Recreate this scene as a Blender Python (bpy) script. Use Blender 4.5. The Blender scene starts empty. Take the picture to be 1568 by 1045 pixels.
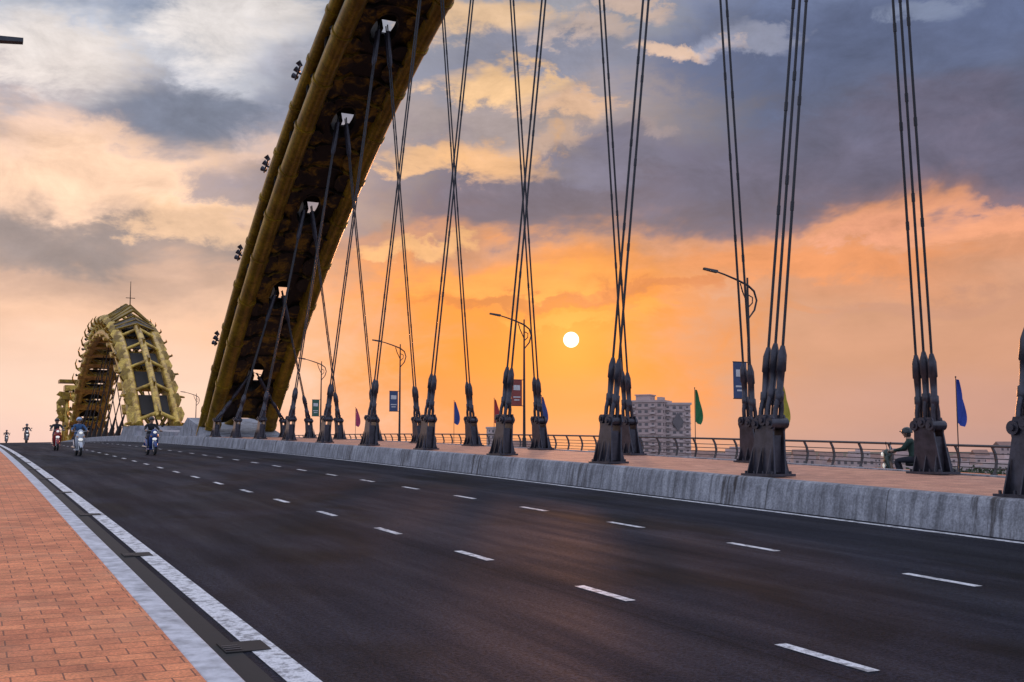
import bpy, bmesh, math, random
from mathutils import Vector, Matrix
random.seed(7)
R=math.radians
scene=bpy.context.scene
scene.view_settings.view_transform='Standard'
scene.view_settings.look='None'
scene.view_settings.exposure=0
COL=scene.collection

# ------------------------------------------------------------------ helpers
def s2l(c):
    o=[]
    for v in c:
        v=v/255.0
        o.append(v/12.92 if v<=0.04045 else ((v+0.055)/1.055)**2.4)
    return tuple(o)+(1.0,)

class NT:
    def __init__(s,nt): s.nt=nt
    def node(s,t,**kw):
        n=s.nt.nodes.new(t)
        for k,v in kw.items(): setattr(n,k,v)
        return n
    def put(s,sock,v):
        if v is None: return
        if isinstance(v,bpy.types.NodeSocket): s.nt.links.new(v,sock)
        else: sock.default_value=v
    def m(s,op,a,b=None,c=None,clamp=False):
        n=s.node('ShaderNodeMath',operation=op,use_clamp=clamp)
        s.put(n.inputs[0],a); s.put(n.inputs[1],b); s.put(n.inputs[2],c)
        return n.outputs[0]
    def smooth(s,x,a,b,lo=0.0,hi=1.0):
        n=s.node('ShaderNodeMapRange',interpolation_type='SMOOTHSTEP')
        s.put(n.inputs['Value'],x)
        n.inputs['From Min'].default_value=a; n.inputs['From Max'].default_value=b
        n.inputs['To Min'].default_value=lo; n.inputs['To Max'].default_value=hi
        return n.outputs['Result']
    def mix(s,f,a,b,blend='MIX'):
        n=s.node('ShaderNodeMix',data_type='RGBA',blend_type=blend)
        s.put(n.inputs[0],f); s.put(n.inputs[6],a); s.put(n.inputs[7],b)
        return n.outputs[2]
    def noise(s,vec,scale,detail=4,rough=0.55,dist=0.0):
        n=s.node('ShaderNodeTexNoise')
        if vec is not None: s.put(n.inputs['Vector'],vec)
        n.inputs['Scale'].default_value=scale; n.inputs['Detail'].default_value=detail
        n.inputs['Roughness'].default_value=rough; n.inputs['Distortion'].default_value=dist
        return n
    def comb(s,x,y,z):
        n=s.node('ShaderNodeCombineXYZ')
        s.put(n.inputs[0],x); s.put(n.inputs[1],y); s.put(n.inputs[2],z)
        return n.outputs[0]
    def sep(s,v):
        n=s.node('ShaderNodeSeparateXYZ'); s.put(n.inputs[0],v); return n.outputs
    def ramp(s,f,stops,interp='LINEAR'):
        n=s.node('ShaderNodeValToRGB'); cr=n.color_ramp; cr.interpolation=interp
        s.put(n.inputs[0],f)
        while len(cr.elements)<len(stops): cr.elements.new(0.5)
        for e,(p,c) in zip(cr.elements,stops): e.position=p
        for e,(p,c) in zip(cr.elements,stops): e.color=c
        return n.outputs[0]

def new_mat(name):
    m=bpy.data.materials.new(name); m.use_nodes=True
    nt=m.node_tree; b=nt.nodes['Principled BSDF']
    return m,NT(nt),b

def simple(name,col,rough=0.6,metal=0.0,var=0.25,scale=3.0,bump=0.0,dark=None,emis=0,bscale=40,stretch=None):
    m,w,b=new_mat(name)
    tc=w.node('ShaderNodeTexCoord').outputs['Object']
    v=tc
    if stretch:
        mp=w.node('ShaderNodeMapping'); w.put(mp.inputs['Vector'],tc); mp.inputs['Scale'].default_value=stretch; v=mp.outputs[0]
    n=w.noise(v,scale,6,0.65)
    c1=(col[0],col[1],col[2],1)
    d=dark if dark else tuple(x*(1-var) for x in col)
    l=tuple(min(1,x*(1+var*0.5)) for x in col)
    c=w.ramp(n.outputs[0],[(0.3,d[:3]+(1,)),(0.55,c1),(0.75,l+(1,))])
    w.put(b.inputs['Base Color'],c)
    b.inputs['Roughness'].default_value=rough; b.inputs['Metallic'].default_value=metal
    if bump>0:
        n2=w.noise(tc,bscale,4,0.6)
        bp=w.node('ShaderNodeBump'); bp.inputs['Strength'].default_value=bump; bp.inputs['Distance'].default_value=0.02
        w.put(bp.inputs['Height'],n2.outputs[0]); w.put(b.inputs['Normal'],bp.outputs[0])
    if emis:
        w.put(b.inputs['Emission Color'],(1,.95,.85,1)); b.inputs['Emission Strength'].default_value=emis
    return m

class MB:
    def __init__(s): s.v=[];s.f=[];s.m=[];s.s=[]
    def add(s,vs,fs,mat=0,smooth=False):
        o=len(s.v); s.v+= [tuple(x) for x in vs]
        for f in fs: s.f.append([i+o for i in f]); s.m.append(mat); s.s.append(smooth)
    def hexa(s,p,mat=0):
        s.add(p,[(0,1,2,3),(7,6,5,4),(0,4,5,1),(1,5,6,2),(2,6,7,3),(3,7,4,0)],mat)
    def box(s,c,d,mat=0,rz=0,M=None):
        hx,hy,hz=d[0]/2,d[1]/2,d[2]/2
        p=[Vector((x,y,z)) for z in(-hz,hz) for x,y in((-hx,-hy),(hx,-hy),(hx,hy),(-hx,hy))]
        if rz: p=[Matrix.Rotation(rz,3,'Z')@q for q in p]
        if M is not None: p=[M@q for q in p]
        s.hexa([q+Vector(c) for q in p],mat)
    def tube(s,pts,r,seg=10,mat=0,caps=True,ref=None,flat=1.0):
        pts=[Vector(p) for p in pts]; n=len(pts)
        rs=r if isinstance(r,(list,tuple)) else [r]*n
        u=None; vs=[]
        for i,p in enumerate(pts):
            t=(pts[min(i+1,n-1)]-pts[max(i-1,0)]).normalized()
            if u is None:
                a=Vector((1,0,0)) if abs(t.x)<0.9 else Vector((0,0,1))
                u=(a-t*a.dot(t)).normalized()
            else:
                u=(u-t*u.dot(t)).normalized()
            w=t.cross(u)
            for k in range(seg):
                a=2*math.pi*k/seg
                vs.append(p+u*math.cos(a)*rs[i]+w*math.sin(a)*rs[i]*flat)
        fs=[]
        for i in range(n-1):
            for k in range(seg):
                k2=(k+1)%seg
                fs.append((i*seg+k,i*seg+k2,(i+1)*seg+k2,(i+1)*seg+k))
        s.add(vs,fs,mat,True)
        if caps:
            s.add(vs[:seg],[tuple(range(seg))[::-1]],mat); s.add(vs[-seg:],[tuple(range(seg))],mat)
    def cyl(s,p,q,r1,r2=None,seg=10,mat=0,caps=True):
        s.tube([p,q],[r1,r1 if r2 is None else r2],seg,mat,caps)
    def prism(s,poly,axis_vec,mat=0):
        n=len(poly); a=Vector(axis_vec)
        p=[Vector(x)-a/2 for x in poly]; q=[Vector(x)+a/2 for x in poly]
        fs=[tuple(range(n))[::-1],tuple(range(n,2*n))]+[(i,(i+1)%n,(i+1)%n+n,i+n) for i in range(n)]
        s.add(p+q,fs,mat)
    def ball(s,c,r,seg=14,rings=9,mat=0,zmin=-1,zmax=1):
        c=Vector(c); r=Vector(r) if not isinstance(r,(int,float)) else Vector((r,r,r))
        vs=[];a0=math.acos(max(-1,min(1,zmax)));a1=math.acos(max(-1,min(1,zmin)))
        for i in range(rings+1):
            a=a0+(a1-a0)*i/rings
            for k in range(seg):
                b=2*math.pi*k/seg
                vs.append(c+Vector((r.x*math.sin(a)*math.cos(b),r.y*math.sin(a)*math.sin(b),r.z*math.cos(a))))
        fs=[(i*seg+k,(i+1)*seg+k,(i+1)*seg+(k+1)%seg,i*seg+(k+1)%seg) for i in range(rings) for k in range(seg)]
        s.add(vs,fs,mat,True)
    def obj(s,name,mats,parent=None,loc=None,recalc=True,rz=0):
        me=bpy.data.meshes.new(name); me.from_pydata(s.v,[],s.f)
        for m in mats: me.materials.append(m)
        for p,mi,sm in zip(me.polygons,s.m,s.s): p.material_index=mi; p.use_smooth=sm
        if recalc:
            bm=bmesh.new(); bm.from_mesh(me)
            bmesh.ops.recalc_face_normals(bm,faces=bm.faces); bm.to_mesh(me); bm.free()
        o=bpy.data.objects.new(name,me); COL.objects.link(o)
        if parent: o.parent=parent
        if loc: o.location=loc
        o.rotation_euler[2]=rz
        return o
def empty(name,loc=(0,0,0),rz=0):
    e=bpy.data.objects.new(name,None); e.location=loc; e.rotation_euler[2]=rz; e.empty_display_size=.3
    COL.objects.link(e); return e

# ------------------------------------------------------------------ camera
YAW=26.3; PITCH=5.69
cam=bpy.data.cameras.new('camera'); co=bpy.data.objects.new('camera',cam); COL.objects.link(co)
cam.sensor_width=36; cam.lens=38.57; cam.clip_start=.05; cam.clip_end=20000
co.location=(0,0,1.82); co.rotation_euler=(R(90+PITCH),0,R(-YAW))
scene.camera=co

def zr(y):
    if y<0: return .0355*y
    return .0355*y-y*y/8200.0
CF=.018     # crossfall of the near carriageway, rising to the median

# ------------------------------------------------------------------ sky
SUN_AZ=YAW+3.1; SUN_EL=5.75
sd=Vector((math.sin(R(SUN_AZ))*math.cos(R(SUN_EL)),math.cos(R(SUN_AZ))*math.cos(R(SUN_EL)),math.sin(R(SUN_EL))))
wd=bpy.data.worlds.new('World'); scene.world=wd; wd.use_nodes=True
nt=wd.node_tree
for n in list(nt.nodes): nt.nodes.remove(n)
w=NT(nt)
out=w.node('ShaderNodeOutputWorld'); bg=w.node('ShaderNodeBackground')
D=w.node('ShaderNodeTexCoord').outputs['Generated']
nrm=w.node('ShaderNodeVectorMath',operation='NORMALIZE'); w.put(nrm.inputs[0],D); D=nrm.outputs[0]
dx,dy,dz=w.sep(D)
cy,sy=math.cos(R(YAW)),math.sin(R(YAW))
rx=w.m('SUBTRACT',w.m('MULTIPLY',dx,cy),w.m('MULTIPLY',dy,sy))
ry=w.m('ADD',w.m('MULTIPLY',dx,sy),w.m('MULTIPLY',dy,cy))
az=w.m('MULTIPLY',w.m('ARCTAN2',rx,ry),57.2958)
el=w.m('MULTIPLY',w.m('ARCSINE',dz),57.2958)
cv=w.comb(w.m('MULTIPLY',az,1/9.0),w.m('MULTIPLY',el,1/5.0),0.0)
nA=w.noise(cv,1.0,5,0.58,0.3)
nB=w.noise(w.comb(w.m('MULTIPLY',az,1/5.0),w.m('MULTIPLY',el,1/3.0),3.7),1.3,7,0.66,0.3)
nC=w.noise(w.comb(w.m('MULTIPLY',az,1/14.0),w.m('MULTIPLY',el,1/3.0),9.1),1.6,5,0.6,0.0)
ca=w.m('SUBTRACT',nA.outputs[0],.5); cb=w.m('SUBTRACT',nB.outputs[0],.5); cc=w.m('SUBTRACT',nC.outputs[0],.5)
amp=w.smooth(el,1,12,1.0,11.0)
el2=w.m('ADD',el,w.m('MULTIPLY',ca,amp))
az2=w.m('ADD',az,w.m('MULTIPLY',cb,12.0))
f=w.m('MULTIPLY',el2,1/30.0,clamp=True)
def mk(st): return w.ramp(f,[(e/30.0,s2l(c)) for e,c in st],'EASE')
rl=mk([(0,(240,202,190)),(3,(248,210,188)),(6.5,(244,198,168)),(9,(206,170,150)),(10.5,(160,144,140)),(12.3,(246,206,178)),(15,(236,200,178)),(17,(180,172,178)),(19.8,(196,198,208)),(23,(146,158,180)),(30,(146,158,184))])
rc=mk([(0,(224,150,114)),(2.5,(240,144,78)),(4.8,(252,146,54)),(7.1,(250,148,58)),(9.2,(234,148,82)),(10.8,(200,142,112)),(12.2,(130,112,122)),(14.5,(118,114,132)),(17,(162,148,148)),(20,(136,138,156)),(23,(152,152,162)),(30,(136,150,176))])
rr=mk([(0,(184,146,140)),(2,(196,148,134)),(4.8,(206,150,122)),(7.1,(208,152,122)),(9.2,(216,150,114)),(10.7,(218,150,114)),(12.2,(140,114,122)),(14,(112,104,124)),(17,(92,98,122)),(20,(92,104,136)),(23,(106,118,150)),(30,(114,128,160))])
col=w.mix(w.smooth(az2,-17,-2),rl,rc)
col=w.mix(w.smooth(az2,4,15),col,rr)
def px(u,v,wu,wv): return ((math.degrees(math.atan((u-784)/1680.0))),PITCH+math.degrees(math.atan((522.5-v)/1680.0)),wu*.0335,wv*.0335)
blobs=[((270,190,120,60),(112,120,140),.9),((330,60,110,55),(228,220,216),.9),((90,130,120,50),(232,220,212),.8),
 ((60,20,130,40),(142,152,174),.8),((470,150,80,50),(122,128,148),.75),((180,300,190,45),(252,210,178),.85),((90,390,230,28),(158,142,138),.75),((300,360,110,30),(248,202,160),.7),
 ((420,290,100,40),(112,114,134),.7),((1000,315,330,42),(106,100,118),.85),((1330,260,300,75),(98,96,118),.7),((1330,90,260,80),(88,98,128),.8),
 ((720,30,120,30),(240,198,152),.8),((760,130,90,24),(242,196,144),.9),((880,170,70,22),(226,182,146),.8),((650,245,70,20),(246,192,138),.8),((760,240,80,30),(242,186,132),.85),
 ((1040,82,70,12),(230,194,166),.8),((950,240,100,40),(116,114,136),.7),((1160,70,60,20),(160,162,180),.6),((880,60,60,16),(206,180,164),.7),((960,20,60,14),(214,182,160),.7),((850,215,60,14),(214,176,148),.6),((1010,200,50,12),(170,150,150),.5),((1440,60,60,20),(132,142,166),.6),
 ((1220,410,230,24),(236,150,96),.8),((1520,365,180,22),(234,160,122),.8),((1345,372,60,14),(230,156,124),.6),((1420,480,170,16),(198,144,122),.5),((1150,480,120,10),(222,146,98),.5),
 ((800,430,170,22),(255,164,78),.8),((820,462,160,9),(204,120,66),.7),((640,378,60,14),(244,184,124),.8),
 ((880,490,120,10),(255,168,74),.6),((1000,455,120,9),(210,124,78),.6)]
azw=w.m('ADD',az,w.m('MULTIPLY',cb,10.0)); elw=w.m('ADD',el,w.m('MULTIPLY_ADD',ca,5.0,w.m('MULTIPLY',cb,3.5)))
c3=w.m('MULTIPLY',cc,3.0)
for b,c,op in blobs:
    a0,e0,wa,we=px(*b)
    p=w.m('MULTIPLY_ADD',azw,1/wa,-a0/wa); q=w.m('MULTIPLY_ADD',elw,1/we,-e0/we)
    d2=w.m('MULTIPLY_ADD',p,p,w.m('MULTIPLY',q,q))
    d2=w.m('SUBTRACT',d2,c3)
    mask=w.smooth(d2,0.1,2.0,op,0.0)
    col=w.mix(mask,col,s2l(c))
fine=w.m('ADD',1.05,w.m('MULTIPLY',cb,w.smooth(el,3,14,.12,1.1)))
fine=w.m('ADD',fine,w.m('MULTIPLY',cc,w.smooth(el,2,10,.1,.45)))
fn=w.comb(fine,fine,fine)
col=w.mix(1.0,col,fn,'MULTIPLY')
col=w.mix(w.smooth(el,24,45),col,(1.0,1.0,1.16,1))  # unseen overhead sky brightened to light the pavers and barrier
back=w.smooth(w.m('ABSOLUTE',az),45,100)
col=w.mix(back,col,(.68,.78,1.06,1))  # unseen sky behind the camera set bright blue as fill
dot=w.node('ShaderNodeVectorMath',operation='DOT_PRODUCT'); w.put(dot.inputs[0],D); dot.inputs[1].default_value=sd
ang=w.m('MULTIPLY',w.m('ARCCOSINE',w.m('MINIMUM',dot.outputs['Value'],.9999999)),57.2958)
g=w.m('MULTIPLY',w.m('EXPONENT',w.m('MULTIPLY',ang,-1/2.0)),.30)
gl=w.comb(g,w.m('MULTIPLY',g,.50),w.m('MULTIPLY',g,.08))
col=w.mix(1.0,col,gl,'ADD')
disc=w.smooth(ang,.38,.42,1,0)
col=w.mix(disc,col,(3.0,2.6,2.0,1))
col=w.mix(w.smooth(el,-1.5,-.2,1,0),col,(.22,.2,.22,1))
sky=w.node('ShaderNodeTexSky',sky_type='NISHITA'); sky.sun_disc=False
sky.sun_elevation=R(SUN_EL); sky.sun_rotation=R(SUN_AZ)
bg2=w.node('ShaderNodeBackground'); w.put(bg2.inputs[0],sky.outputs[0]); bg2.inputs[1].default_value=.003
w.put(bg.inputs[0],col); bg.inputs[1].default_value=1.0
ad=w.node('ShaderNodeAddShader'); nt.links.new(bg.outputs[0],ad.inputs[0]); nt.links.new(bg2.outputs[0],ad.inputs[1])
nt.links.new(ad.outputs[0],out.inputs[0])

# hazy, very low sun: weak and soft
sl=bpy.data.lights.new('sun','SUN'); sl.energy=.6; sl.angle=R(5); sl.color=(1,.40,.16)
so=bpy.data.objects.new('sun',sl); COL.objects.link(so); so.rotation_euler=sd.to_track_quat('Z','Y').to_euler(); so.location=(30,60,20)

# ------------------------------------------------------------------ materials
def asphalt():
    m,w,b=new_mat('asphalt')
    P=w.node('ShaderNodeNewGeometry').outputs['Position']
    x,y,z=w.sep(P)
    st=w.comb(w.m('MULTIPLY',x,1.4),w.m('MULTIPLY',y,.10),0.0)
    a=w.noise(st,1.0,6,.6); bl=w.noise(P,.35,5,.6,.5); fi=w.noise(P,38,3,.7); sp=w.noise(P,120,2,.7)
    c=w.ramp(a.outputs[0],[(.3,(.007,.008,.014,1)),(.5,(.013,.014,.023,1)),(.72,(.024,.025,.037,1))])
    d=w.smooth(bl.outputs[0],.36,.56,.55,1.0)
    c=w.mix(1.0,c,w.comb(d,d,d),'MULTIPLY')
    k=w.smooth(fi.outputs[0],.3,.7,.3,2.0)
    c=w.mix(1.0,c,w.comb(k,k,k),'MULTIPLY')
    s=w.smooth(sp.outputs[0],.62,.70)
    c=w.mix(w.m('MULTIPLY',s,.5),c,(.15,.14,.15,1))
    o1=w.noise(w.comb(w.m('MULTIPLY',x,.45),w.m('MULTIPLY',y,.16),5.0),1.0,4,.6)
    c=w.mix(w.smooth(o1.outputs[0],.54,.64,0,.75),c,(.004,.004,.005,1))
    for xj in(5.35,9.0):
        jn=w.m('ABSOLUTE',w.m('SUBTRACT',w.m('ADD',x,w.m('MULTIPLY',w.m('SUBTRACT',bl.outputs[0],.5),.15)),xj))
        c=w.mix(w.smooth(jn,.008,.02,.6,0),c,(.004,.004,.005,1))
    w.put(b.inputs['Base Color'],c)
    w.put(b.inputs['Roughness'],w.smooth(a.outputs[0],.3,.7,.88,.70))
    b.inputs['Specular IOR Level'].default_value=.12
    bp=w.node('ShaderNodeBump'); bp.inputs['Strength'].default_value=.8; bp.inputs['Distance'].default_value=.014
    w.put(bp.inputs['Height'],fi.outputs[0]); w.put(b.inputs['Normal'],bp.outputs[0])
    return m
def pavers(name,c1,c2,mortar,bw,bh,wornc=(.66,.33,.18,1)):
    m,w,b=new_mat(name)
    P=w.node('ShaderNodeNewGeometry').outputs['Position']
    br=w.node('ShaderNodeTexBrick'); w.put(br.inputs['Vector'],P)
    br.inputs['Color1'].default_value=c1; br.inputs['Color2'].default_value=c2; br.inputs['Mortar'].default_value=mortar
    br.inputs['Scale'].default_value=1; br.inputs['Brick Width'].default_value=bw; br.inputs['Row Height'].default_value=bh
    br.inputs['Mortar Size'].default_value=.006; br.inputs['Mortar Smooth'].default_value=.3; br.offset=.5
    n=w.noise(P,2.2,6,.65); n2=w.noise(P,45,4,.7); n3=w.noise(P,.6,5,.6)
    k=w.m('MULTIPLY',w.smooth(n.outputs[0],.3,.7,.72,1.15),w.smooth(n2.outputs[0],.3,.7,.72,1.28))
    c=w.mix(1.0,br.outputs['Color'],w.comb(k,k,k),'MULTIPLY')
    c=w.mix(w.smooth(n3.outputs[0],.5,.7,0,.3),c,wornc)
    w.put(b.inputs['Base Color'],c); b.inputs['Roughness'].default_value=.75
    bp=w.node('ShaderNodeBump'); bp.inputs['Strength'].default_value=.7; bp.inputs['Distance'].default_value=.012
    h=w.m('ADD',w.m('MULTIPLY',br.outputs['Fac'],-1.0),w.m('MULTIPLY',n2.outputs[0],.3))
    w.put(bp.inputs['Height'],h); w.put(b.inputs['Normal'],bp.outputs[0])
    return m
def concrete_barrier():
    m,w,b=new_mat('stained_concrete')
    P=w.node('ShaderNodeNewGeometry').outputs['Position']
    x,y,z=w.sep(P)
    a=w.noise(P,1.3,7,.65,.4); st=w.noise(w.comb(x,w.m('MULTIPLY',y,7.0),w.m('MULTIPLY',z,.7)),1.0,5,.65); fi=w.noise(P,25,4,.7)
    c=w.ramp(a.outputs[0],[(.28,(.15,.15,.165,1)),(.5,(.27,.275,.30,1)),(.72,(.40,.405,.43,1))])
    k=w.m('MULTIPLY',w.smooth(st.outputs[0],.32,.62,.55,1.1),w.smooth(fi.outputs[0],.3,.7,.72,1.25))
    c=w.mix(1.0,c,w.comb(k,k,k),'MULTIPLY')
    # darker run-off stains, uneven from bay to bay
    ns=w.noise(w.comb(0.0,w.m('MULTIPLY',y,.23),0.0),1.0,2,.5)
    ph=w.m('ABSOLUTE',w.m('SUBTRACT',w.m('FRACT',w.m('MULTIPLY',w.m('SUBTRACT',y,16.65+.4-2.9),1/5.8)),.5))
    dm=w.m('MULTIPLY',w.smooth(ph,.015,.12,1,0),w.smooth(st.outputs[0],.38,.56,1,.0))
    dm=w.m('MULTIPLY',dm,w.smooth(ns.outputs[0],.35,.55,.35,1.0))
    c=w.mix(w.m('MULTIPLY',dm,.92),c,(.040,.030,.026,1))
    ph2=w.m('ABSOLUTE',w.m('SUBTRACT',w.m('FRACT',w.m('MULTIPLY',y,1/2.9)),.5))
    c=w.mix(w.smooth(ph2,.002,.006,.8,0),c,(.05,.05,.05,1))
    w.put(b.inputs['Base Color'],c); b.inputs['Roughness'].default_value=.85
    bp=w.node('ShaderNodeBump'); bp.inputs['Strength'].default_value=.4; bp.inputs['Distance'].default_value=.02
    w.put(bp.inputs['Height'],fi.outputs[0]); w.put(b.inputs['Normal'],bp.outputs[0])
    return m
def roadpaint():
    m,w,b=new_mat('worn_white_paint')
    P=w.node('ShaderNodeNewGeometry').outputs['Position']
    a=w.noise(P,9,6,.7); f2=w.noise(P,50,3,.7)
    c=w.mix(w.smooth(a.outputs[0],.38,.54,.8,0),(.76,.76,.78,1),(.10,.10,.11,1))
    k=w.smooth(f2.outputs[0],.3,.7,.75,1.1)
    c=w.mix(1.0,c,w.comb(k,k,k),'MULTIPLY')
    w.put(b.inputs['Base Color'],c); b.inputs['Roughness'].default_value=.6
    return m
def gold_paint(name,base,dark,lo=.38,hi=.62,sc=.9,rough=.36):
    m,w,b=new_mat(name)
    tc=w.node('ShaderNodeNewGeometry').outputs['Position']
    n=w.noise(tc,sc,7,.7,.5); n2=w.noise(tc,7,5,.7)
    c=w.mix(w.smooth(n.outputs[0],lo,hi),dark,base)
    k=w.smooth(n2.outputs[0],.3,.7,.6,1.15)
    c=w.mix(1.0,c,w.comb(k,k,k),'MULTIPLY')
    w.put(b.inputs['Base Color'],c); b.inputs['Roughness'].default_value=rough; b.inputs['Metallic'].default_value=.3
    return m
M_asph=asphalt()
M_brick=pavers('orange_pavers',(.80,.275,.115,1),(.62,.19,.08,1),(.24,.09,.05,1),.30,.20)
M_med=pavers('median_pavers',(.62,.30,.19,1),(.54,.25,.16,1),(.24,.13,.10,1),.4,.4)
M_con=concrete_barrier()
M_kerb=simple('kerb_granite',(.58,.58,.61),.8,0,.5,5,.3)
M_paint=roadpaint()
M_black=simple('black_tar',(.008,.008,.009),.75,0,.3,8)
M_steel=simple('painted_dark_steel',(.050,.047,.062),.36,.35,.55,6,.15)
M_cable=simple('cable_sheath',(.018,.018,.024),.5,.1,.3,5)
M_gold=gold_paint('ochre_steel_paint',(.34,.205,.012,1),(.20,.110,.008,1))
M_gold2=gold_paint('ochre_steel_paint_light',(.70,.46,.08,1),(.34,.19,.03,1),.40,.58,1.1)
M_under=gold_paint('shaded_patchy_ochre_steel',(.26,.145,.010,1),(.018,.011,.007,1),.49,.62,.8,.5)  # patchy rusty ochre with the backlit underside's shade mixed into its colour
M_shade_steel=simple('shade_dark_steel',(.014,.010,.008),.7,.1,.4,2)  # near-black steel; puts the shade inside the arches into the colour
M_rail=simple('railing_steel',(.08,.08,.085),.45,.3,.3,8)
M_lampm=simple('lamp_post_paint',(.03,.03,.035),.45,.3,.3,5)
M_plain=simple('deck_concrete',(.33,.33,.34),.85,0,.3,1.5,.2)
M_ground=simple('river_bank_ground',(.08,.085,.06),.9,0,.5,.01)
M_water=simple('river_water',(.05,.06,.07),.15,0,.2,.05,.2,bscale=.8)

# ------------------------------------------------------------------ ground and deck
mb=MB(); mb.add([(-9000,-9000,-13),(9000,-9000,-13),(9000,9000,-13),(-9000,9000,-13)],[(0,1,2,3)]); mb.obj('ground',[M_ground])
mb=MB(); mb.add([(-3000,-60,-12.9),(3000,-60,-12.9),(3000,300,-12.9),(-3000,300,-12.9)],[(0,1,2,3)]); mb.obj('river_water',[M_water])

YS=[-40+ i*2.0 for i in range(0,141)]+[240+2+i*6 for i in range(0,46)]
def strip(mb,x0,z0,x1,z1,ys=YS,mat=0):
    vs=[];fs=[]
    for i,y in enumerate(ys):
        vs+=[(x0,y,zr(y)+z0),(x1,y,zr(y)+z1)]
        if i: a=2*i; fs.append((a-2,a-1,a+1,a))
    mb.add(vs,fs,mat,True)
def profile(name,pts,mats,mi=None,ys=YS):
    mb=MB()
    for i in range(len(pts)-1):
        strip(mb,pts[i][0],pts[i][1],pts[i+1][0],pts[i+1][1],ys,(mi[i] if mi else 0))
    mb.s=[False]*len(mb.s)
    return mb.obj(name,mats,recalc=False)
ZM=.775   # median top
ZF=-.05   # far sidewalk
profile('road',[(1.6,CF*1.6),(13.02,CF*13.02)],[M_asph])
profile('far_road',[(18.7,.10),(31.6,-.20)],[M_asph])
profile('sidewalk',[(-3.2,.15),(1.38,.165)],[M_brick])
profile('kerb',[(1.38,.165),(1.384,.171),(1.585,.171),(1.61,.15),(1.625,.0)],[M_kerb])
profile('far_sidewalk',[(31.55,-.25),(31.6,ZF),(31.8,ZF),(35.6,ZF),(35.6,-1.4)],[M_kerb,M_brick],[0,0,1,0])
profile('median',[(12.98,.20),(13.06,ZM-.14),(13.10,ZM-.025),(13.14,ZM),(13.34,ZM),(13.344,ZM-.005),(18.3,ZM-.005),(18.304,ZM+.02),(18.64,ZM+.02),(18.7,.05)],[M_con,M_med],[0,0,0,0,0,1,0,0,0])
profile('bridge_deck_girder',[(-3.2,.15),(-3.3,-.9),(2,-1.6),(4,-3.4),(29,-3.4),(31,-1.9),(35.6,-1.4)],[M_plain])
for k,y in enumerate((-35,75,98,178)):
    mb=MB(); t=zr(y)-3.3
    mb.hexa([Vector(p) for p in((6,y-2,-13.5),(26,y-2,-13.5),(26,y+2,-13.5),(6,y+2,-13.5),(4,y-2.5,t),(28,y-2.5,t),(28,y+2.5,t),(4,y+2.5,t))])
    mb.obj('bridge_pier',[M_plain])

def quad_strip(mb,x0,x1,y0,y1,z=.004,step=2.0,mat=0):
    n=max(1,int((y1-y0)/step)); ys=[y0+(y1-y0)*i/n for i in range(n+1)]
    strip(mb,x0,z+CF*x0,x1,z+CF*x1,ys,mat)
mb=MB()
quad_strip(mb,1.97,2.18,-30,330); quad_strip(mb,12.66,12.80,-30,330)
mb.obj('edge_line_marking',[M_paint],recalc=False)
mb=MB()
for k in range(-8,90):
    for xc,ph in((5.66,5.83),(9.26,8.05)):
        y=ph+3.10*k
        quad_strip(mb,xc-.055,xc+.055,y,y+.98)
mb.obj('lane_dash_marking',[M_paint],recalc=False)
mb=MB()
quad_strip(mb,1.626,1.90,-30,330,z=.003)
mb.obj('gutter_strip',[M_black],recalc=False)
for k in range(-1,9):
    y=8.55+5.93*k; mb=MB(); z=zr(y)+CF*1.9+.008
    M=Matrix.Rotation(math.atan(.034),3,'X')
    mb.box((1.95,y,z),(.34,.36,.008),0,M=M)
    for j in range(4): mb.box((1.85,y-.12+.08*j,z+.006),(.12,.022,.004),1,M=M)
    mb.obj('storm_drain',[M_black,M_steel])

# ------------------------------------------------------------------ hangers + arch
XA=15.78; XN=13.65; XF=17.95; YB=73.0
def az_(t): return 1.95+.90*t-.0089*t*t
def P_arch(t,xo,n,yb=YB):
    s=.90-.0178*t; L=math.sqrt(1+s*s)
    return Vector((XA+xo,yb-t+ n*s/L, az_(t)+n/L))
STN=[16.65+5.8*k for k in range(-6,10)]
DT=.9
arch=empty('dragon_bridge_arch')
mb=MB(); T=[ -2.0+i*1.0 for i in range(0,105)]
HW=1.78
LOW=((-HW,0,.45),(HW,0,.45)); UP=((-2.06,1.25,.31),(2.06,1.25,.31))
for xo,n,r in LOW+UP+((0,2.2,.42),):
    mb.tube([P_arch(t,xo,n) for t in T],r,24,0)
for i in range(0,34):
    t=1.7+i*2.9
    for xo,n,r in LOW+UP:
        a=P_arch(t-.09,xo,n);b=P_arch(t+.09,xo,n); mb.cyl(a,b,r+.055,None,24,0)
mb.obj('arch_tubes',[M_gold],arch)
mb=MB()
ts=sorted([YB-y+DT for y in STN])
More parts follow.
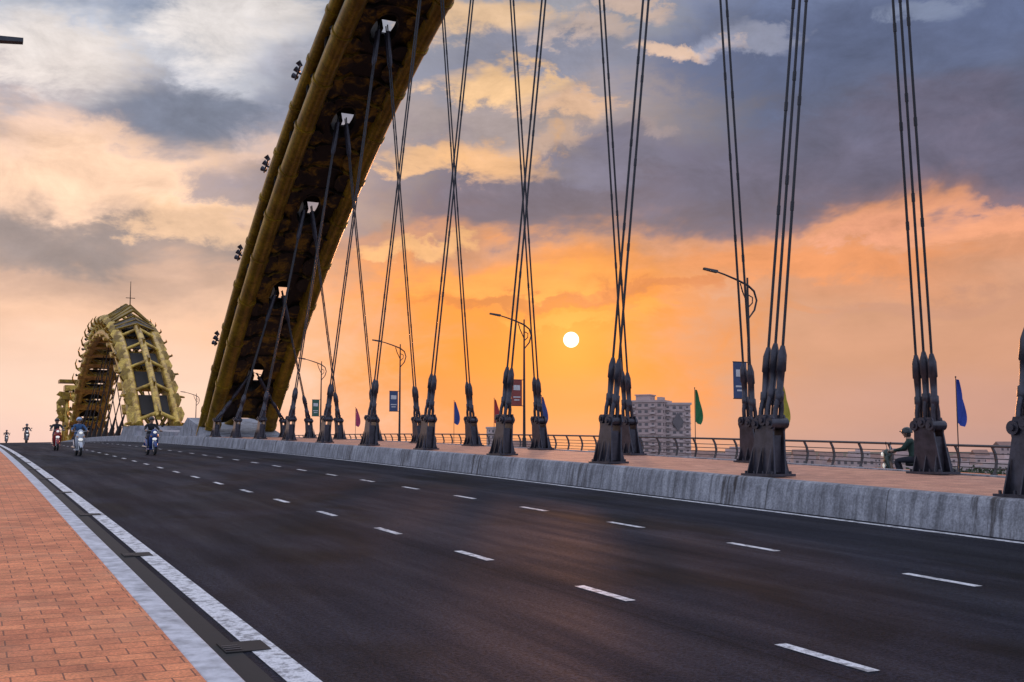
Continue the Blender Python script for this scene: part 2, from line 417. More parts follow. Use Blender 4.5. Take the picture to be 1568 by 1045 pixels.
def ring_cell(mb,tc,half,xh,rx_,rt_,n0,n1):
    K=32; outer=[];inner=[]
    for k in range(K):
        a=2*math.pi*k/K; c,s=math.cos(a),math.sin(a)
        q=max(abs(c),abs(s)); outer.append((c/q*xh,s/q*half)); inner.append((c*rx_,s*rt_))
    for n in(n0,n1):
        vs=[P_arch(tc+p[1],p[0],n) for p in outer]+[P_arch(tc+p[1],p[0],n) for p in inner]
        mb.add(vs,[(k,(k+1)%K,(k+1)%K+K,k+K) for k in range(K)],0)
    vs=[P_arch(tc+p[1],p[0],n0-.02) for p in inner]+[P_arch(tc+p[1],p[0],n1+.4) for p in inner]
    mb.add(vs,[(k,(k+1)%K,(k+1)%K+K,k+K) for k in range(K)],2)
    vs=[P_arch(tc+p[1],p[0],n0-.03) for p in inner]+[P_arch(tc+p[1]*1.1,p[0]*1.16,n0-.03) for p in inner]+[P_arch(tc+p[1]*1.1,p[0]*1.16,n0) for p in inner]
    mb.add(vs,[(k,(k+1)%K,(k+1)%K+K,k+K) for k in range(K)]+[(k+K,(k+1)%K+K,(k+1)%K+2*K,k+2*K) for k in range(K)],0)
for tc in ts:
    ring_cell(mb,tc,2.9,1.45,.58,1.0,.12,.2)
    mb.hexa([P_arch(tc+a,x,n) for n in(1.15,1.25) for a,x in((-.35,-1.5),(-.35,1.5),(2.9,1.5),(2.9,-1.5))],2)  # dark plates added behind the holes so they read as shaded
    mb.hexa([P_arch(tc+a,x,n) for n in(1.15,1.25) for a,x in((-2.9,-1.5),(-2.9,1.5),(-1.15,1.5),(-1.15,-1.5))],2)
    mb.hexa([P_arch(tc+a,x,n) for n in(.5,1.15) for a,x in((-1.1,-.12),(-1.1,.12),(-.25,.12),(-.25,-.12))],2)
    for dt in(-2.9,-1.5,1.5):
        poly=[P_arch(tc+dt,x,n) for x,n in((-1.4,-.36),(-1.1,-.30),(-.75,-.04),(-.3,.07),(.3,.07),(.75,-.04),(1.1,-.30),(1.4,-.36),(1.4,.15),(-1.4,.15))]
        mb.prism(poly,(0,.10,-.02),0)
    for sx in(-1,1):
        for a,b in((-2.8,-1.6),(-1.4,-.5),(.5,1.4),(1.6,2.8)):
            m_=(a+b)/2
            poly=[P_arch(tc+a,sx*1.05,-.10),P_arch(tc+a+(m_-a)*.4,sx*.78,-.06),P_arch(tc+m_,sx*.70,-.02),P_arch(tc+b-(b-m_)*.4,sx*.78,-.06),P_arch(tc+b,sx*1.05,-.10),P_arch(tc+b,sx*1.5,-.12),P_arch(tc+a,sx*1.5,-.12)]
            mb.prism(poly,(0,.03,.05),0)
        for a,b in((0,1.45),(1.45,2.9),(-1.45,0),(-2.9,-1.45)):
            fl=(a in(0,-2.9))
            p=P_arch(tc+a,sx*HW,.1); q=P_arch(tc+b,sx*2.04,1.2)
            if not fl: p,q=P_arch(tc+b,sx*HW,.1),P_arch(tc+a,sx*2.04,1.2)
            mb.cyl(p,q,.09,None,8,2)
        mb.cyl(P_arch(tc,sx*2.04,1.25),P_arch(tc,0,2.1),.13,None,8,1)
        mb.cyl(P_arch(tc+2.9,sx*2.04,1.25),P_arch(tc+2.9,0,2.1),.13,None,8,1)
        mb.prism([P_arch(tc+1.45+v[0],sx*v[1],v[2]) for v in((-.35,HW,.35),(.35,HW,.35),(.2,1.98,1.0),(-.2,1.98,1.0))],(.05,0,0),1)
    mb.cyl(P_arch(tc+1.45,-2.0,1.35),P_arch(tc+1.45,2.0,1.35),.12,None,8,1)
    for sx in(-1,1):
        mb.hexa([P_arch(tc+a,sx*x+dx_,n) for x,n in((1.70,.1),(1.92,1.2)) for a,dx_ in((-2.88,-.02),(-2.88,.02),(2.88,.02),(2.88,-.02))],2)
mb.obj('underside_diaphragms',[M_under,M_gold,M_shade_steel],arch)
mb=MB()
for tc in ts:
    for sx in(-1,1):
        t=tc+1.2
        base=P_arch(t,sx*2.15,1.4)
        up=(P_arch(t,0,1)-P_arch(t,0,0)).normalized()
        al=(P_arch(t+.5,0,0)-P_arch(t-.5,0,0)).normalized()
        e=base+Vector((sx*.28,0,0))+up*.25
        mb.cyl(base-Vector((sx*.3,0,0)),e,.05,None,6)
        mb.cyl(e-al*.5,e+al*.5,.045,None,6)
        for j in(-1,0,1):
            c=e+al*.42*j+up*.14
            d=(Vector((sx*.4,0,.1))+al*.2*j+up*.3).normalized()
            mb.cyl(c-d*.13,c+d*.15,.09,.14,10)
            mb.cyl(e+al*.42*j,c,.03,None,6)
mb.obj('floodlights',[M_steel],arch)
mb=MB(); z=zr(YB)+.2
mb.hexa([Vector(p) for p in((13.2,YB-3.2,z+.3),(18.4,YB-3.2,z+.3),(18.4,YB+9,z+.1),(13.2,YB+9,z+.1),(13.5,YB-2.4,z+.8),(18.1,YB-2.4,z+.8),(18.1,YB+4.2,z+1.9),(13.4,YB+4.2,z+1.9))])
mb.hexa([Vector(p) for p in((13.1,YB+9,z),(18.4,YB+9,z),(18.4,YB+24,z),(13.1,YB+24,z),(13.1,YB+9,z+1.0),(18.4,YB+9,z+1.0),(18.4,YB+24,z+1.4),(13.1,YB+24,z+1.4))])
mb.obj('arch_plinth',[M_con])

def hanger(y,near,ncab):
    x=XN if near else XF; z0=zr(y)+ZM; mb=MB()
    t=YB-y+DT; top=P_arch(t,-.18 if near else .18,.45)
    base=Vector((x,y,z0))
    sgn=1 if near else -1
    pin=base+Vector((sgn*.08,0,1.05))
    dirv=(top-pin).normalized()
    mb.box(base+Vector((0,0,.025)),(.56,.92,.05),0)
    for xx in(-.13,.13):
        mb.prism([base+Vector((xx,-.36,.05)),base+Vector((xx,.36,.05)),base+Vector((xx+sgn*.07,.26,.85)),base+Vector((xx+sgn*.09,.30,.98)),base+Vector((xx+sgn*.09,.24,1.16)),base+Vector((xx+sgn*.09,-.24,1.16)),base+Vector((xx+sgn*.09,-.30,.98)),base+Vector((xx+sgn*.07,-.26,.85))],(.035,0,0),0)
    for yy in(-.22,0,.22):
        mb.box(base+Vector((sgn*.03,yy,.42)),(.22,.03,.70),0)
        mb.prism([base+Vector((-.27,yy*1.3,.05)),base+Vector((-.15,yy*1.3,.05)),base+Vector((-.13,yy*1.2,.55))],(0,.025,0),0)
        mb.prism([base+Vector((.27,yy*1.3,.05)),base+Vector((.15,yy*1.3,.05)),base+Vector((.15,yy*1.2,.55))],(0,.025,0),0)
    for xx in(-.22,.22):
        for yy in(-.38,-.13,.13,.38): mb.cyl(base+Vector((xx,yy,.05)),base+Vector((xx,yy,.10)),.025,None,6)
    offs=[-.21,0,.21] if ncab==3 else [-.14,.14]
    for j,oy in enumerate(offs):
        b=pin+Vector((0,oy,-.05+ (.06 if (j%2) else 0)))
        mb.cyl(b+Vector((-.20,0,0)),b+Vector((.20,0,0)),.105,None,16)
        mb.cyl(b+Vector((-.235,0,0)),b+Vector((.235,0,0)),.05,None,8)
        for xx in(-.07,.07):
            mb.tube([b+Vector((xx,0,0)),b+Vector((xx,0,0))+dirv*.28,b+dirv*.46+Vector((xx*.4,0,0))],[.05,.05,.06],8)
        mb.tube([b+dirv*.40,b+dirv*.46,b+dirv*.60,b+dirv*.62,b+dirv*.98,b+dirv*1.0,b+dirv*1.30,b+dirv*1.48],[.07,.09,.09,.065,.075,.095,.09,.04],12)
        tp=top+Vector((0,oy*.75,0))
        mb.cyl(b+dirv*1.44,tp,.028 if ncab==3 else .030,None,8,1,False)
        dd=(tp-b).normalized()
        mb.tube([tp-dd*1.9,tp-dd*1.7,tp-dd*.7,tp-dd*.3],[.04,.09,.10,.10],10)
        L=(tp-b).length
        for q in range(2,int(L/2.1)):
            c=b+dd*(2.1*q+(.5 if j%2 else 0)); mb.cyl(c-dd*.09,c+dd*.09,.037,None,8,1)
    return mb.obj('bridge_hanger_cable',[M_steel,M_cable])
for k,y in zip(range(-6,10),STN):
    for near in(True,False):
        hanger(y,near,3 if k<=0 else 2)

# ------------------------------------------------------------------ second dragon arch (farther span)
YB2=107.0; S2=35.0; H2=13.0
def z2(t): return 2.9+H2*(1-abs((t-S2)/S2)**2.1)
def P2(t,xo,n):
    e=.05; s=(z2(t+e)-z2(t-e))/(2*e); L=math.sqrt(1+s*s)
    return Vector((XA+xo,YB2+t-n*s/L,z2(t)+n/L))
mb=MB(); NB=18; DTB=3.85; T2=[i*1.5 for i in range(0,47)]
for xo,n,r in((-1.85,0,.50),(1.85,0,.50),(-1.7,1.7,.34),(1.7,1.7,.34),(0,2.5,.34)):
    mb.tube([P2(t,xo,n) for t in T2],r,12,0)
for i in range(0,NB+1):
    t=.4+i*DTB
    pts=[P2(t,-1.85,0),P2(t,-2.4,.8),P2(t,-1.7,1.8),P2(t,0,2.7),P2(t,1.7,1.8),P2(t,2.4,.8),P2(t,1.85,0)]
    mb.tube(pts,.19,8,0); mb.cyl(P2(t,-2.0,-.1),P2(t,2.0,-.1),.26,None,8,0)
    mb.hexa([P2(t+a,x,n) for n in(-.45,-.2) for a,x in((-.6,-2.6),(-.6,2.6),(.6,2.6),(.6,-2.6))],0)
    # fan of stiffeners under each platform
    if i<NB:
        for s in(-1,1):
            mb.cyl(P2(t,s*.2,-.2),P2(t+DTB*.55,s*1.75,0),.2,None,8,0)
            mb.cyl(P2(t+DTB*.55,s*1.75,0),P2(t+DTB,s*.2,-.2),.16,None,8,1)
            mb.cyl(P2(t,0,.2),P2(t+DTB*.5,s*1.6,1.6),.16,None,8,1)
            mb.cyl(P2(t,s*1.85,0),P2(t+DTB/2,s*1.7,1.7),.15,None,8,0); mb.cyl(P2(t+DTB/2,s*1.7,1.7),P2(t+DTB,s*1.85,0),.15,None,8,0)
            for a in(0,DTB/2):
                c=[P2(t+a+.1,s*2.0,1.1),P2(t+a+.5,s*2.35,1.3),P2(t+a+1.1,s*2.6,1.5),P2(t+a+1.6,s*2.3,1.9),P2(t+a+1.2,s*1.8,2.1),P2(t+a+.5,s*1.7,1.9)]
                mb.prism(c,(s*.1,0,.08),1 if a else 0)
            mb.tube([P2(t+.5,s*2.3,.9),P2(t+.2,s*2.75,1.1),P2(t-.4,s*2.95,1.5),P2(t-.9,s*2.8,1.9)],[.16,.13,.09,.03],7,0)
    mb.prism([P2(t-.5,0,2.7),P2(t+1.3,0,2.7),P2(t-.5,0,3.3)],(.15,0,0),1)
a2=empty('dragon_body_arch'); mb.obj('arch_truss',[M_gold2,M_gold],a2)
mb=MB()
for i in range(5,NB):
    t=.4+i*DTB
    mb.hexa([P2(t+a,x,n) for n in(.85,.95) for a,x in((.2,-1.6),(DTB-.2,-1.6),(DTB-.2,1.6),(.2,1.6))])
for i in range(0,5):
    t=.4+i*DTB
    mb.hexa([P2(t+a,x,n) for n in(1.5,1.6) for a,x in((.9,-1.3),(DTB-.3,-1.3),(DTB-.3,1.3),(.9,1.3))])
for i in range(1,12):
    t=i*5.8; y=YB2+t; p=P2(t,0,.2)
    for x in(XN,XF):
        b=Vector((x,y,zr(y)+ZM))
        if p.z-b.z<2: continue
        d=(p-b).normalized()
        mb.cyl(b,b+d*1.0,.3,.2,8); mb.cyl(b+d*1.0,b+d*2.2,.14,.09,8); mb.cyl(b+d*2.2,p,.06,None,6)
mb.obj('soffit_and_hangers',[M_shade_steel],a2)
mb=MB()
for s in(-1,1):
    for t0,h,m_ in((17.5,.1,0),(21,.7,2),(24.5,.5,0)):
        q=[P2(t0,s*2.0,1.9),P2(t0+2.4,s*2.0,1.9),P2(t0+2.0,0,2.9+h),P2(t0-.6,0,2.7+h)]
        mb.prism(q,(0,0,.14),m_)
        for a in(0,.5,1):
            mb.cyl(q[0].lerp(q[1],a)+Vector((0,0,.1)),q[3].lerp(q[2],a)+Vector((0,0,.1)),.1,None,6,2)
mb.cyl(P2(23,0,3),P2(23,0,3)+Vector((0,0,3.4)),.07,.03,6,1)
mb.cyl(P2(23,-.5,3.5)+Vector((0,0,1)),P2(23,.5,3.5)+Vector((0,0,1)),.04,.04,6,1)
for i in range(2,18):
    t=i*3.8
    for s in(-1,1):
        c=P2(t,s*2.4,1.3); mb.cyl(c,c+Vector((s*.2,-.1,.25)),.09,.12,8,1)
mb.obj('crown_roof_and_mast',[M_under,M_shade_steel,M_gold],a2)
mb=MB(); z=zr(105)+.2
mb.hexa([Vector(p) for p in((13.0,101.0,z),(18.4,101.0,z),(18.4,112,z),(13.0,112,z),(13.2,101.3,z+1.4),(18.2,101.3,z+1.4),(18.2,110,z+1.5),(13.2,110,z+1.5))])
mb.obj('arch_plinth',[M_con])

dh=empty('dragon_head_structure')
mb=MB(); y=193.0; z=zr(y)
for s in(-1,1):
    x=XA+s*1.6
    mb.tube([(x,y+2,z),(x,y+.5,z+3),(x,y-.5,z+6),(x-.0,y+1,z+8.6)],[.55,.5,.5,.5],10)
    mb.tube([(x,y-1,z+.4),(x,y-2.2,z+3.5),(x,y-1.5,z+6.5),(x,y+.5,z+9.8)],[.35]*4,10)
    mb.tube([(x,y,z+3.2),(XA-s*1.6,y,z+6)],.25,8)
    mb.tube([(x+s*.3,y-1,z+4.2),(x+s*1.1,y-1.6,z+5.6),(x+s*1.2,y-1.2,z+7.2),(x+s*.4,y,z+8.4)],[.3,.4,.4,.3],8)
    for q in range(4):
        a=z+4+q*1.3; mb.prism([(x+s*.4,y-1.6,a),(x+s*1.7,y-2,a+.5),(x+s*1.2,y-1.8,a+1.1),(x+s*.3,y-1.6,a+1)],(0,.3,0),1)
mb.box((XA,y,z+6.2),(4.6,3,.5)); mb.box((XA,y,z+8.3),(5.0,4.0,1.2),1); mb.box((XA,y,z+9.6),(4.0,3.4,.9))
mb.box((XA-1.4,y,z+10.7),(2.9,3.6,.5),1); mb.box((XA+1.7,y,z+10.5),(2.4,3.2,.45),1); mb.box((XA,y,z+3.1),(4,2,.4))
mb.ball((XA-.9,y-2,z+8.2),.5); mb.ball((XA+.9,y-2,z+8.2),.5)
mb.obj('head_frame',[M_gold2,M_gold],dh)

# ------------------------------------------------------------------ railings
def railing(name,x,z0,y0,y1,out):
    mb=MB(); ys=[y0+1.75*i for i in range(int((y1-y0)/1.75)+1)]
    prof=[(0,0),(.10,.22),(.16,.5),(.10,.8),(-.04,1.05)]
    for y in ys:
        z=zr(y)+z0
        for a,b in zip(prof[:-1],prof[1:]):
            p=Vector((x+out*a[0],y,z+a[1]));q=Vector((x+out*b[0],y,z+b[1]))
            mb.hexa([p+Vector(v) for v in((-.05,-.035,0),(.05,-.035,0),(.05,.035,0),(-.05,.035,0))]+[q+Vector(v) for v in((-.05,-.035,0),(.05,-.035,0),(.05,.035,0),(-.05,.035,0))])
        mb.box((x,y,z+.02),(.22,.16,.04))
    yy=ys[::2]+[ys[-1]]
    for (a,h),r in zip([(.11,.24),(.16,.42),(.155,.60),(.10,.79)],[.022]*4):
        mb.tube([(x+out*a-out*.06,v,zr(v)+z0+h) for v in yy],r,6)
    mb.tube([(x-out*.04,v,zr(v)+z0+1.08) for v in yy],.05,8)
    return mb.obj(name,[M_rail])
railing('bridge_railing',35.0,ZF,-30,330,1)
railing('bridge_railing',-3.0,.15,-30,330,-1)

# ------------------------------------------------------------------ street lamps with banners
M_ban=[simple('banner_blue',(.04,.07,.16),.6),simple('banner_green',(.04,.12,.08),.6),simple('banner_red',(.25,.05,.04),.6)]
M_white=simple('white_print',(.6,.6,.6),.6)
def street_lamp(x,y,z,s,i,H=10.0,reach=2.35):
    e=empty('street_lamp',(x,y,z)); mb=MB()
    mb.cyl((0,0,0),(0,0,.06),.26,None,12); mb.cyl((0,0,.06),(0,0,.9),.16,.13,12)
    mb.tube([(0,0,.9),(0,0,5),(0,0,H+.35)],[.10,.08,.05],10)
    mb.tube([(-s*reach*.98,0,H+.62),(-s*reach*.6,0,H+.42),(-s*.7,0,H+.22),(0,0,H-.02),(s*.4,0,H-.3),(s*.55,0,H-.75),(s*.4,0,H-1.25),(s*.1,0,H-1.6),(0,0,H-1.75)],[.035,.045,.055,.06,.055,.05,.05,.04,.03],8)
    mb.tube([(-s*.45,0,H+.05),(-s*.3,0,H-.4),(-s*.12,0,H-.75),(0,0,H-1.0)],.04,6)
    mb.tube([(s*.02,0,H-.5),(s*.3,0,H-.62),(s*.28,0,H-.9),(0,0,H-1.15)],.035,6)
    mb.hexa([Vector((-s*v[0],v[1],H+.60+v[2])) for v in((reach*.78,-.12,-.14),(reach*1.12,-.10,-.03),(reach*1.12,.10,-.03),(reach*.78,.12,-.14),(reach*.78,-.07,.0),(reach*1.12,-.06,.07),(reach*1.12,.06,.07),(reach*.78,.07,.0))])
    mb.obj('pole_and_arm',[M_lampm],e)
    mb=MB(); zb=3.98
    mb.box((-s*.58,0,zb),(.80,.03,1.75),0)
    mb.box((-s*.58,-.020,zb+.35),(.5,.008,.35),1); mb.box((-s*.58,-.020,zb-.3),(.55,.008,.08),1); mb.box((-s*.58,-.020,zb-.5),(.4,.008,.08),1)
    mb.obj('banner',[M_ban[i%3],M_white],e)
    mb=MB()
    for h in(-.9,.9): mb.cyl((0,0,zb+h),(-s*1.0,0,zb+h),.025,None,6)
    mb.obj('banner_brackets',[M_lampm],e)
for k in range(-2,9):
    y=43.2+24.5*k; street_lamp(34.4,y,zr(y)+ZF,1,[1,0,0,2,0,1,2,1,0,2,1][k+2],H=8.75)
for k in range(-1,9):
    y=25.3+24.5*k; street_lamp(-2.75,y,zr(y)+.15,-1,k,H=9.05,reach=3.08)

def flag(x,y,z,col,name):
    m=simple('flag_cloth_'+name,col,.7,0,.2,4)
    e=empty('flag',(x,y,z)); mb=MB(); mb.cyl((0,0,0),(0,0,3.75),.025,.018,6); mb.ball((0,0,3.77),.035,8,5)
    mb.obj('flagpole',[M_lampm],e)
    mb=MB(); vs=[];fs=[];NU,NV=8,14
    for j in range(NV+1):
        v=j/NV; hz=3.7-1.75*v
        wdt=.55*math.sin(math.pi*min(1,(.06+v)*.80))**.8
        for i in range(NU+1):
            u=i/NU
            vs.append((.03+u*wdt*.9,.10*math.sin(u*7+v*4)*u,hz-.5*u*wdt))
    for j in range(NV):
        for i in range(NU):
            a=j*(NU+1)+i; fs.append((a,a+1,a+NU+2,a+NU+1))
    mb.add(vs,fs,0,True); mb.obj('cloth',[m],e,recalc=False)
for yy,c,nm in((48.4,(.015,.16,.05),'green'),(31.0,(.015,.05,.32),'blue'),(41.4,(.4,.34,.03),'yellow'),(66.,(.03,.06,.22),'blue'),(73.5,(.4,.03,.03),'red'),(81.,(.03,.06,.25),'blue'),(106.,(.4,.05,.12),'pink')):
    flag(34.85,yy,zr(yy)+ZF,c,nm)

# ------------------------------------------------------------------ people on scooters
M_skin=simple('skin',(.42,.25,.17),.6,0,.1); M_hair=simple('hair',(.015,.012,.01),.6)
M_tyre=simple('rubber',(.015,.015,.015),.8); M_chrome=simple('chrome',(.4,.4,.4),.25,.8,.1); M_seat=simple('seat_vinyl',(.02,.02,.02),.5)
M_head=simple('headlight_glass',(.8,.8,.78),.1,0,.05,emis=.5); M_ind=simple('indicator',(.6,.25,.05),.3)
def scooter(x,y,z,rz,body):
    m=simple('scooter_paint',body,.25,0,.1); e=empty('motor_scooter',(x,y,z),rz)
    mb=MB()
    for yy in(-.62,.62):
        pts=[(0,yy+.2*math.cos(a),.25+.2*math.sin(a)) for a in [2*math.pi*k/20 for k in range(21)]]
        mb.tube(pts,.052,8,0,False)
        mb.cyl((-.05,yy,.25),(.05,yy,.25),.11,None,12,1)
        for k in range(5):
            a=2*math.pi*k/5; mb.tube([(0,yy,.25),(0,yy+.17*math.cos(a),.25+.17*math.sin(a))],.018,6,1)
    mb.obj('wheels',[M_tyre,M_chrome],e)
    mb=MB()
    S=[(1.02,.10,-.40,.10),(.92,.17,-.44,.12),(.75,.21,-.42,.10),(.55,.20,-.37,.06),(.36,.15,-.30,.05),(.28,.15,-.2,.05)]
    vs=[];fs=[]
    for zz,hw,yy,bul in S:
        for k in range(7):
            u=-1+k/3; vs.append((u*hw,yy-bul*(1-u*u),zz))
        for k in range(7):
            u=1-k/3; vs.append((u*hw*.9,yy+.05-bul*.5*(1-u*u),zz))
    for i in range(len(S)-1):
        for k in range(14): fs.append((i*14+k,i*14+(k+1)%14,(i+1)*14+(k+1)%14,(i+1)*14+k))
    fs.append(tuple(range(14))); fs.append(tuple(range(len(S)*14-14,len(S)*14)))
    mb.add(vs,fs,0,True)
    mb.tube([(0,-.88,.34),(0,-.80,.47),(0,-.64,.52),(0,-.46,.46)],[.05,.085,.09,.06],10)
    mb.box((0,-.05,.27),(.34,.5,.07))
    mb.tube([(0,.12,.40),(0,.3,.50),(0,.6,.62),(0,.9,.70)],[.15,.18,.16,.06],12)
    mb.tube([(0,-.43,.98),(0,-.5,1.02),(0,-.53,1.0)],[.13,.12,.06],12)
    mb.box((0,.98,.45),(.18,.03,.16))
    mb.obj('bodywork',[m],e)
    mb=MB(); mb.tube([(0,.0,.74),(0,.25,.755),(0,.55,.78),(0,.82,.80)],[.10,.14,.14,.08],12,0,True,flat=.5)
    mb.obj('seat',[M_seat],e)
    mb=MB()
    for s in(-1,1):
        mb.tube([(s*.07,-.62,.25),(s*.07,-.56,.5),(s*.03,-.46,.8)],.022,8)
        mb.tube([(0,-.42,1.02),(s*.18,-.40,1.06),(s*.36,-.33,1.04)],.016,8)
        mb.cyl((s*.26,-.37,1.055),(s*.38,-.325,1.038),.022,None,8,1)
        mb.tube([(s*.22,-.40,1.06),(s*.26,-.42,1.18),(s*.32,-.42,1.24)],.008,6)
        mb.ball((s*.35,-.42,1.27),(.06,.015,.045),10,6,1)
        mb.tube([(s*.12,.2,.35),(s*.13,.9,.38)],[.03,.055],8)
    mb.obj('handlebar_fork_exhaust',[M_chrome,M_tyre],e)
    mb=MB(); mb.ball((0,-.58,.99),(.075,.03,.055),12,8,0); mb.ball((0,-.555,.70),(.10,.02,.06),12,8,0)
    for s in(-1,1): mb.ball((s*.14,-.52,.82),(.04,.02,.03),8,6,1)
    mb.box((0,-.565,.56),(.16,.01,.06),0)
    mb.obj('headlight',[M_head,M_ind],e)
def rider(x,y,z,rz,shirt,trous,helm,name='scooter_rider'):
    ms=simple('shirt_cloth',shirt,.8,0,.2,8); mt=simple('trouser_cloth',trous,.8,0,.2,8); mh=simple('helmet_shell',helm,.25,0,.1)
    V=[];Rr=[];E=[]
    def j(p,r,par=None):
        V.append(p);Rr.append(r)
        if par is not None: E.append((par,len(V)-1))
        return len(V)-1
    pel=j((0,.20,.89),(.155,.13)); ab=j((0,.19,1.02),(.14,.11),pel); ch=j((0,.14,1.21),(.165,.12),ab); ut=j((0,.11,1.32),(.12,.09),ch)
    nk=j((0,.08,1.40),(.055,.055),ut); hd=j((0,.05,1.46),(.06,.06),nk)
    for s in(-1,1):
        sh=j((s*.185,.11,1.32),(.07,.07),ut); elb=j((s*.30,-.03,1.13),(.048,.048),sh); w1=j((s*.315,-.27,1.08),(.032,.032),elb); hnd=j((s*.32,-.335,1.07),(.036,.025),w1)
        hp=j((s*.10,.15,.86),(.105,.10),pel); kn=j((s*.17,-.22,.83),(.07,.07),hp); cf=j((s*.16,-.16,.62),(.062,.062),kn); an=j((s*.14,-.10,.38),(.042,.042),cf); to=j((s*.15,-.27,.335),(.045,.035),an)
    me=bpy.data.meshes.new('tmp'); me.from_pydata(V,E,[]); o=bpy.data.objects.new('tmp',me); COL.objects.link(o)
    sk=o.modifiers.new('s','SKIN'); sk.use_smooth_shade=True
    for i,r in enumerate(Rr): me.skin_vertices[0].data[i].radius=r
    for i in range(len(V)): me.skin_vertices[0].data[i].use_root=(i==0)
    o.modifiers.new('u','SUBSURF').levels=2
    dg=bpy.context.evaluated_depsgraph_get(); em=bpy.data.meshes.new_from_object(o.evaluated_get(dg))
    bpy.data.objects.remove(o)
    for m in(ms,mt,M_skin,M_seat): em.materials.append(m)
    for p in em.polygons:
        c=p.center; p.use_smooth=True
        if c.z<.40: k=3
        elif c.z<.93 and abs(c.x)<.30: k=1
        elif c.z>1.385: k=2
        elif c.y<-.24 and c.z>.95: k=2
        else: k=0
        p.material_index=k
    e=empty(name,(x,y,z),rz)
    b=bpy.data.objects.new('body',em); COL.objects.link(b); b.parent=e
    mb=MB()
    mb.ball((0,.04,1.53),(.075,.095,.115),16,12,0)
    mb.tube([(0,-.05,1.545),(0,-.07,1.515),(0,-.052,1.505)],[.008,.016,.01],6,0)
    for s in(-1,1):
        mb.ball((s*.075,.045,1.525),(.012,.02,.03),8,6,0); mb.ball((s*.03,-.043,1.545),(.013,.008,.007),8,5,1)
    mb.ball((0,-.048,1.478),(.026,.008,.008),8,5,2)
    mb.ball((0,.075,1.50),(.078,.075,.10),14,8,1,zmin=-.8)
    for s in(-1,1):
        for k in range(4):
            xx=s*(.29+.022*k); mb.tube([(xx,-.335,1.075),(xx,-.375,1.07),(xx,-.385,1.04),(xx,-.36,1.02)],[.011,.010,.009,.008],6,0)
        mb.tube([(s*.285,-.31,1.06),(s*.275,-.335,1.035),(s*.285,-.35,1.022)],[.012,.011,.009],6,0)
    mb.obj('head_and_fingers',[M_skin,M_hair,simple('lips',(.3,.1,.08))],e)
    mb=MB(); mb.ball((0,.05,1.555),(.125,.145,.135),18,10,0,zmin=-.15)
    mb.tube([(-.10,-.06,1.565),(0,-.125,1.575),(.10,-.06,1.565)],.015,6,1)
    mb.tube([(-.10,.03,1.55),(-.07,.0,1.44),(0,-.02,1.415),(.07,.0,1.44),(.10,.03,1.55)],.006,5,1)
    mb.obj('helmet',[mh,M_tyre],e)
def moto(x,y,rz,body,shirt,trous,helm,zoff=None):
    z=zr(y)+(CF*x if zoff is None else zoff); scooter(x,y,z,rz,body); rider(x,y,z,rz,shirt,trous,helm)
moto(7.25,50.5,R(6),(.03,.06,.2),(.02,.02,.025),(.03,.03,.05),(.02,.02,.02))
moto(4.35,51.5,R(3),(.5,.52,.56),(.05,.12,.25),(.05,.05,.07),(.35,.45,.6))
moto(4.15,62,R(2),(.3,.03,.03),(.03,.03,.035),(.04,.04,.05),(.03,.03,.03))
moto(4.6,105,R(2),(.1,.1,.12),(.05,.05,.06),(.04,.04,.05),(.1,.1,.12))
moto(4.3,150,R(2),(.1,.1,.12),(.05,.05,.06),(.04,.04,.05),(.1,.1,.12))
moto(21.6,20.9,R(215),(.03,.05,.04),(.015,.04,.03),(.02,.02,.03),(.02,.03,.03),zoff=.04)

# ------------------------------------------------------------------ city
M_wall=simple('render_wall',(.50,.36,.33),.85,0,.2,.15); M_wall2=simple('render_wall_pale',(.54,.41,.38),.85,0,.2,.2)
M_win=simple('window_glass',(.14,.11,.11),.2,0,.3,.3); M_roof=simple('roof_tiles',(.25,.14,.11),.8,0,.3,.4)
def block(name,x,y,wd_,dp,top,rz,floors,cols,mat,steps=True):
    e=empty(name,(x,y,-13),rz); H=top+13; mb=MB()
    mb.box((0,0,H*.5),(wd_,dp,H),0)
    mb.box((0,0,H+.4),(wd_+.8,dp+.8,.8),0)
    if steps:
        mb.box((-wd_*.16,0,H+1.7),(wd_*.44,dp*.6,1.8),0); mb.box((-wd_*.16,0,H+2.8),(wd_*.5,dp*.66,.4),0)
        mb.box((wd_*.33,0,H+1.4),(wd_*.14,dp*.4,1.2),0)
    fh=H/floors
    for f in range(1,floors): mb.box((0,-dp/2-.15,f*fh),(wd_+.3,.3,.25),0)
    mb.obj('walls_and_roof',[mat],e)
    mb=MB(); bay=wd_/cols
    for f in range(floors):
        for c in range(cols):
            cx=-wd_/2+bay*(c+.5); cz=fh*(f+.55)
            mb.box((cx,-dp/2-.03,cz),(bay*(.5 if c%3 else .36),.1,fh*.42),0)
        nd=max(2,int(dp/bay))
        for c in range(nd):
            cyy=-dp/2+dp/nd*(c+.5); cz=fh*(f+.55)
            for s in(-1,1): mb.box((s*(wd_/2+.03),cyy,cz),(.1,dp/nd*.4,fh*.42),0)
    mb.obj('windows',[M_win],e)
    mb=MB()
    for f in range(floors):
        for c in range(0,cols,3):
            cx=-wd_/2+bay*(c+.5); mb.box((cx,-dp/2-.5,fh*(f+.3)),(bay*.85,1.0,fh*.28),0)
    mb.obj('balconies',[M_wall2],e)
    return e
def at(u,Y):
    X=(u-784)/1680.0*Y; c,s=math.cos(R(YAW)),math.sin(R(YAW)); return (X*c+Y*s,-X*s+Y*c)
ax,ay=at(996,400); e=block('apartment_building',ax,ay,12,11,19.0,R(-50),14,5,M_wall)
ax,ay=at(1031,404); e2=block('apartment_building',ax,ay,9.5,13,18.2,R(-22),14,4,M_wall2,False)
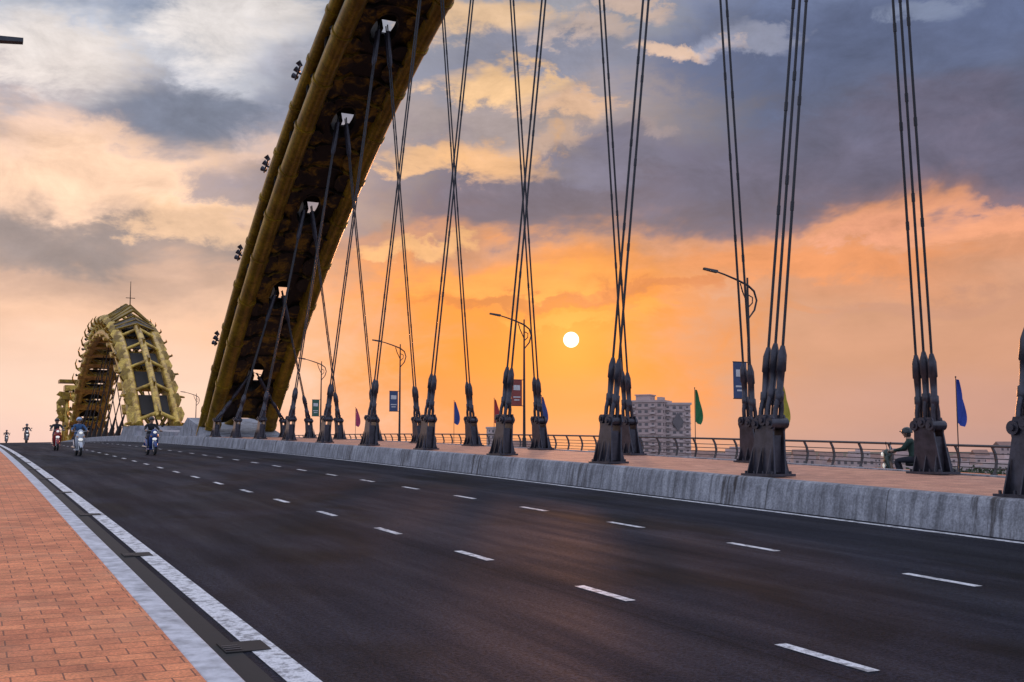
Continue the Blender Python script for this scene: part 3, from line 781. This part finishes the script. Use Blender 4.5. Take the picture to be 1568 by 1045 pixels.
mb=MB(); mb.prism([(-2.2,-7.0,25),(0,-7.0,21.5),(2.2,-7.0,25),(0,-7.0,28.5)],(0,.3,0)); mb.obj('facade_diamond_emblem',[M_win],e2)
ax,ay=at(754,520); block('apartment_building',ax,ay,5,6,12.0,R(-20),9,3,M_wall2,False)
mb=MB()
for i in range(210):
    u=random.uniform(420,1750); Y=random.uniform(520,1100); x,y=at(u,Y)
    wd_=random.uniform(8,24); h=random.uniform(7,13)+ (random.random()<.15)*random.uniform(3,6)
    rz=R(-26+random.uniform(-12,12)); m=random.choice([0,0,1])
    mb.box((x,y,-13+h/2),(wd_,10,h),m,rz)
    if random.random()<.5:
        Mx=Matrix.Rotation(rz,3,'Z')
        a=[Mx@Vector(v)+Vector((x,y,-13+h)) for v in((-wd_/2,-5.5,0),(wd_/2,-5.5,0),(wd_/2,5.5,0),(-wd_/2,5.5,0),(-wd_/2,0,3),(wd_/2,0,3))]
        mb.add(a,[(0,1,5,4),(2,3,4,5),(0,4,3),(1,2,5)],2)
    else: mb.box((x,y,-13+h+1),(wd_*.3,4,2),m,rz)
    nb=int(wd_/3)
    for f in range(int(h/3.4)):
        for c in range(nb):
            v=Matrix.Rotation(rz,3,'Z')@Vector((-wd_/2+wd_/nb*(c+.5),-5.03,0)); mb.box((x+v.x,y+v.y,-13+3.4*f+1.9),(1.4,.12,1.5),3,rz)
mb.obj('distant_city_skyline',[M_wall,M_wall2,M_roof,M_win])
M_leaf=simple('foliage',(.05,.07,.03),.8,0,.5,.3)
mb=MB()
for i in range(170):
    u=random.uniform(400,1800); Y=random.uniform(420,500); x,y=at(u,Y); h=random.uniform(5,9)
    mb.cyl((x,y,-13),(x,y,-13+h*.5),.3,.15,5)
    for k in range(60):
        d=Vector((random.gauss(0,1),random.gauss(0,1),random.gauss(0,.7))); d=d.normalized()*random.uniform(.4,1)
        c=Vector((x,y,-13+h*.65))+Vector((d.x*h*.42,d.y*h*.42,d.z*h*.4)); q=[c+Vector((random.gauss(0,.5),random.gauss(0,.5),random.gauss(0,.5))) for _ in range(4)]
        mb.add(q,[(0,1,2),(0,2,3)])
mb.obj('distant_tree_line',[M_leaf],recalc=False)
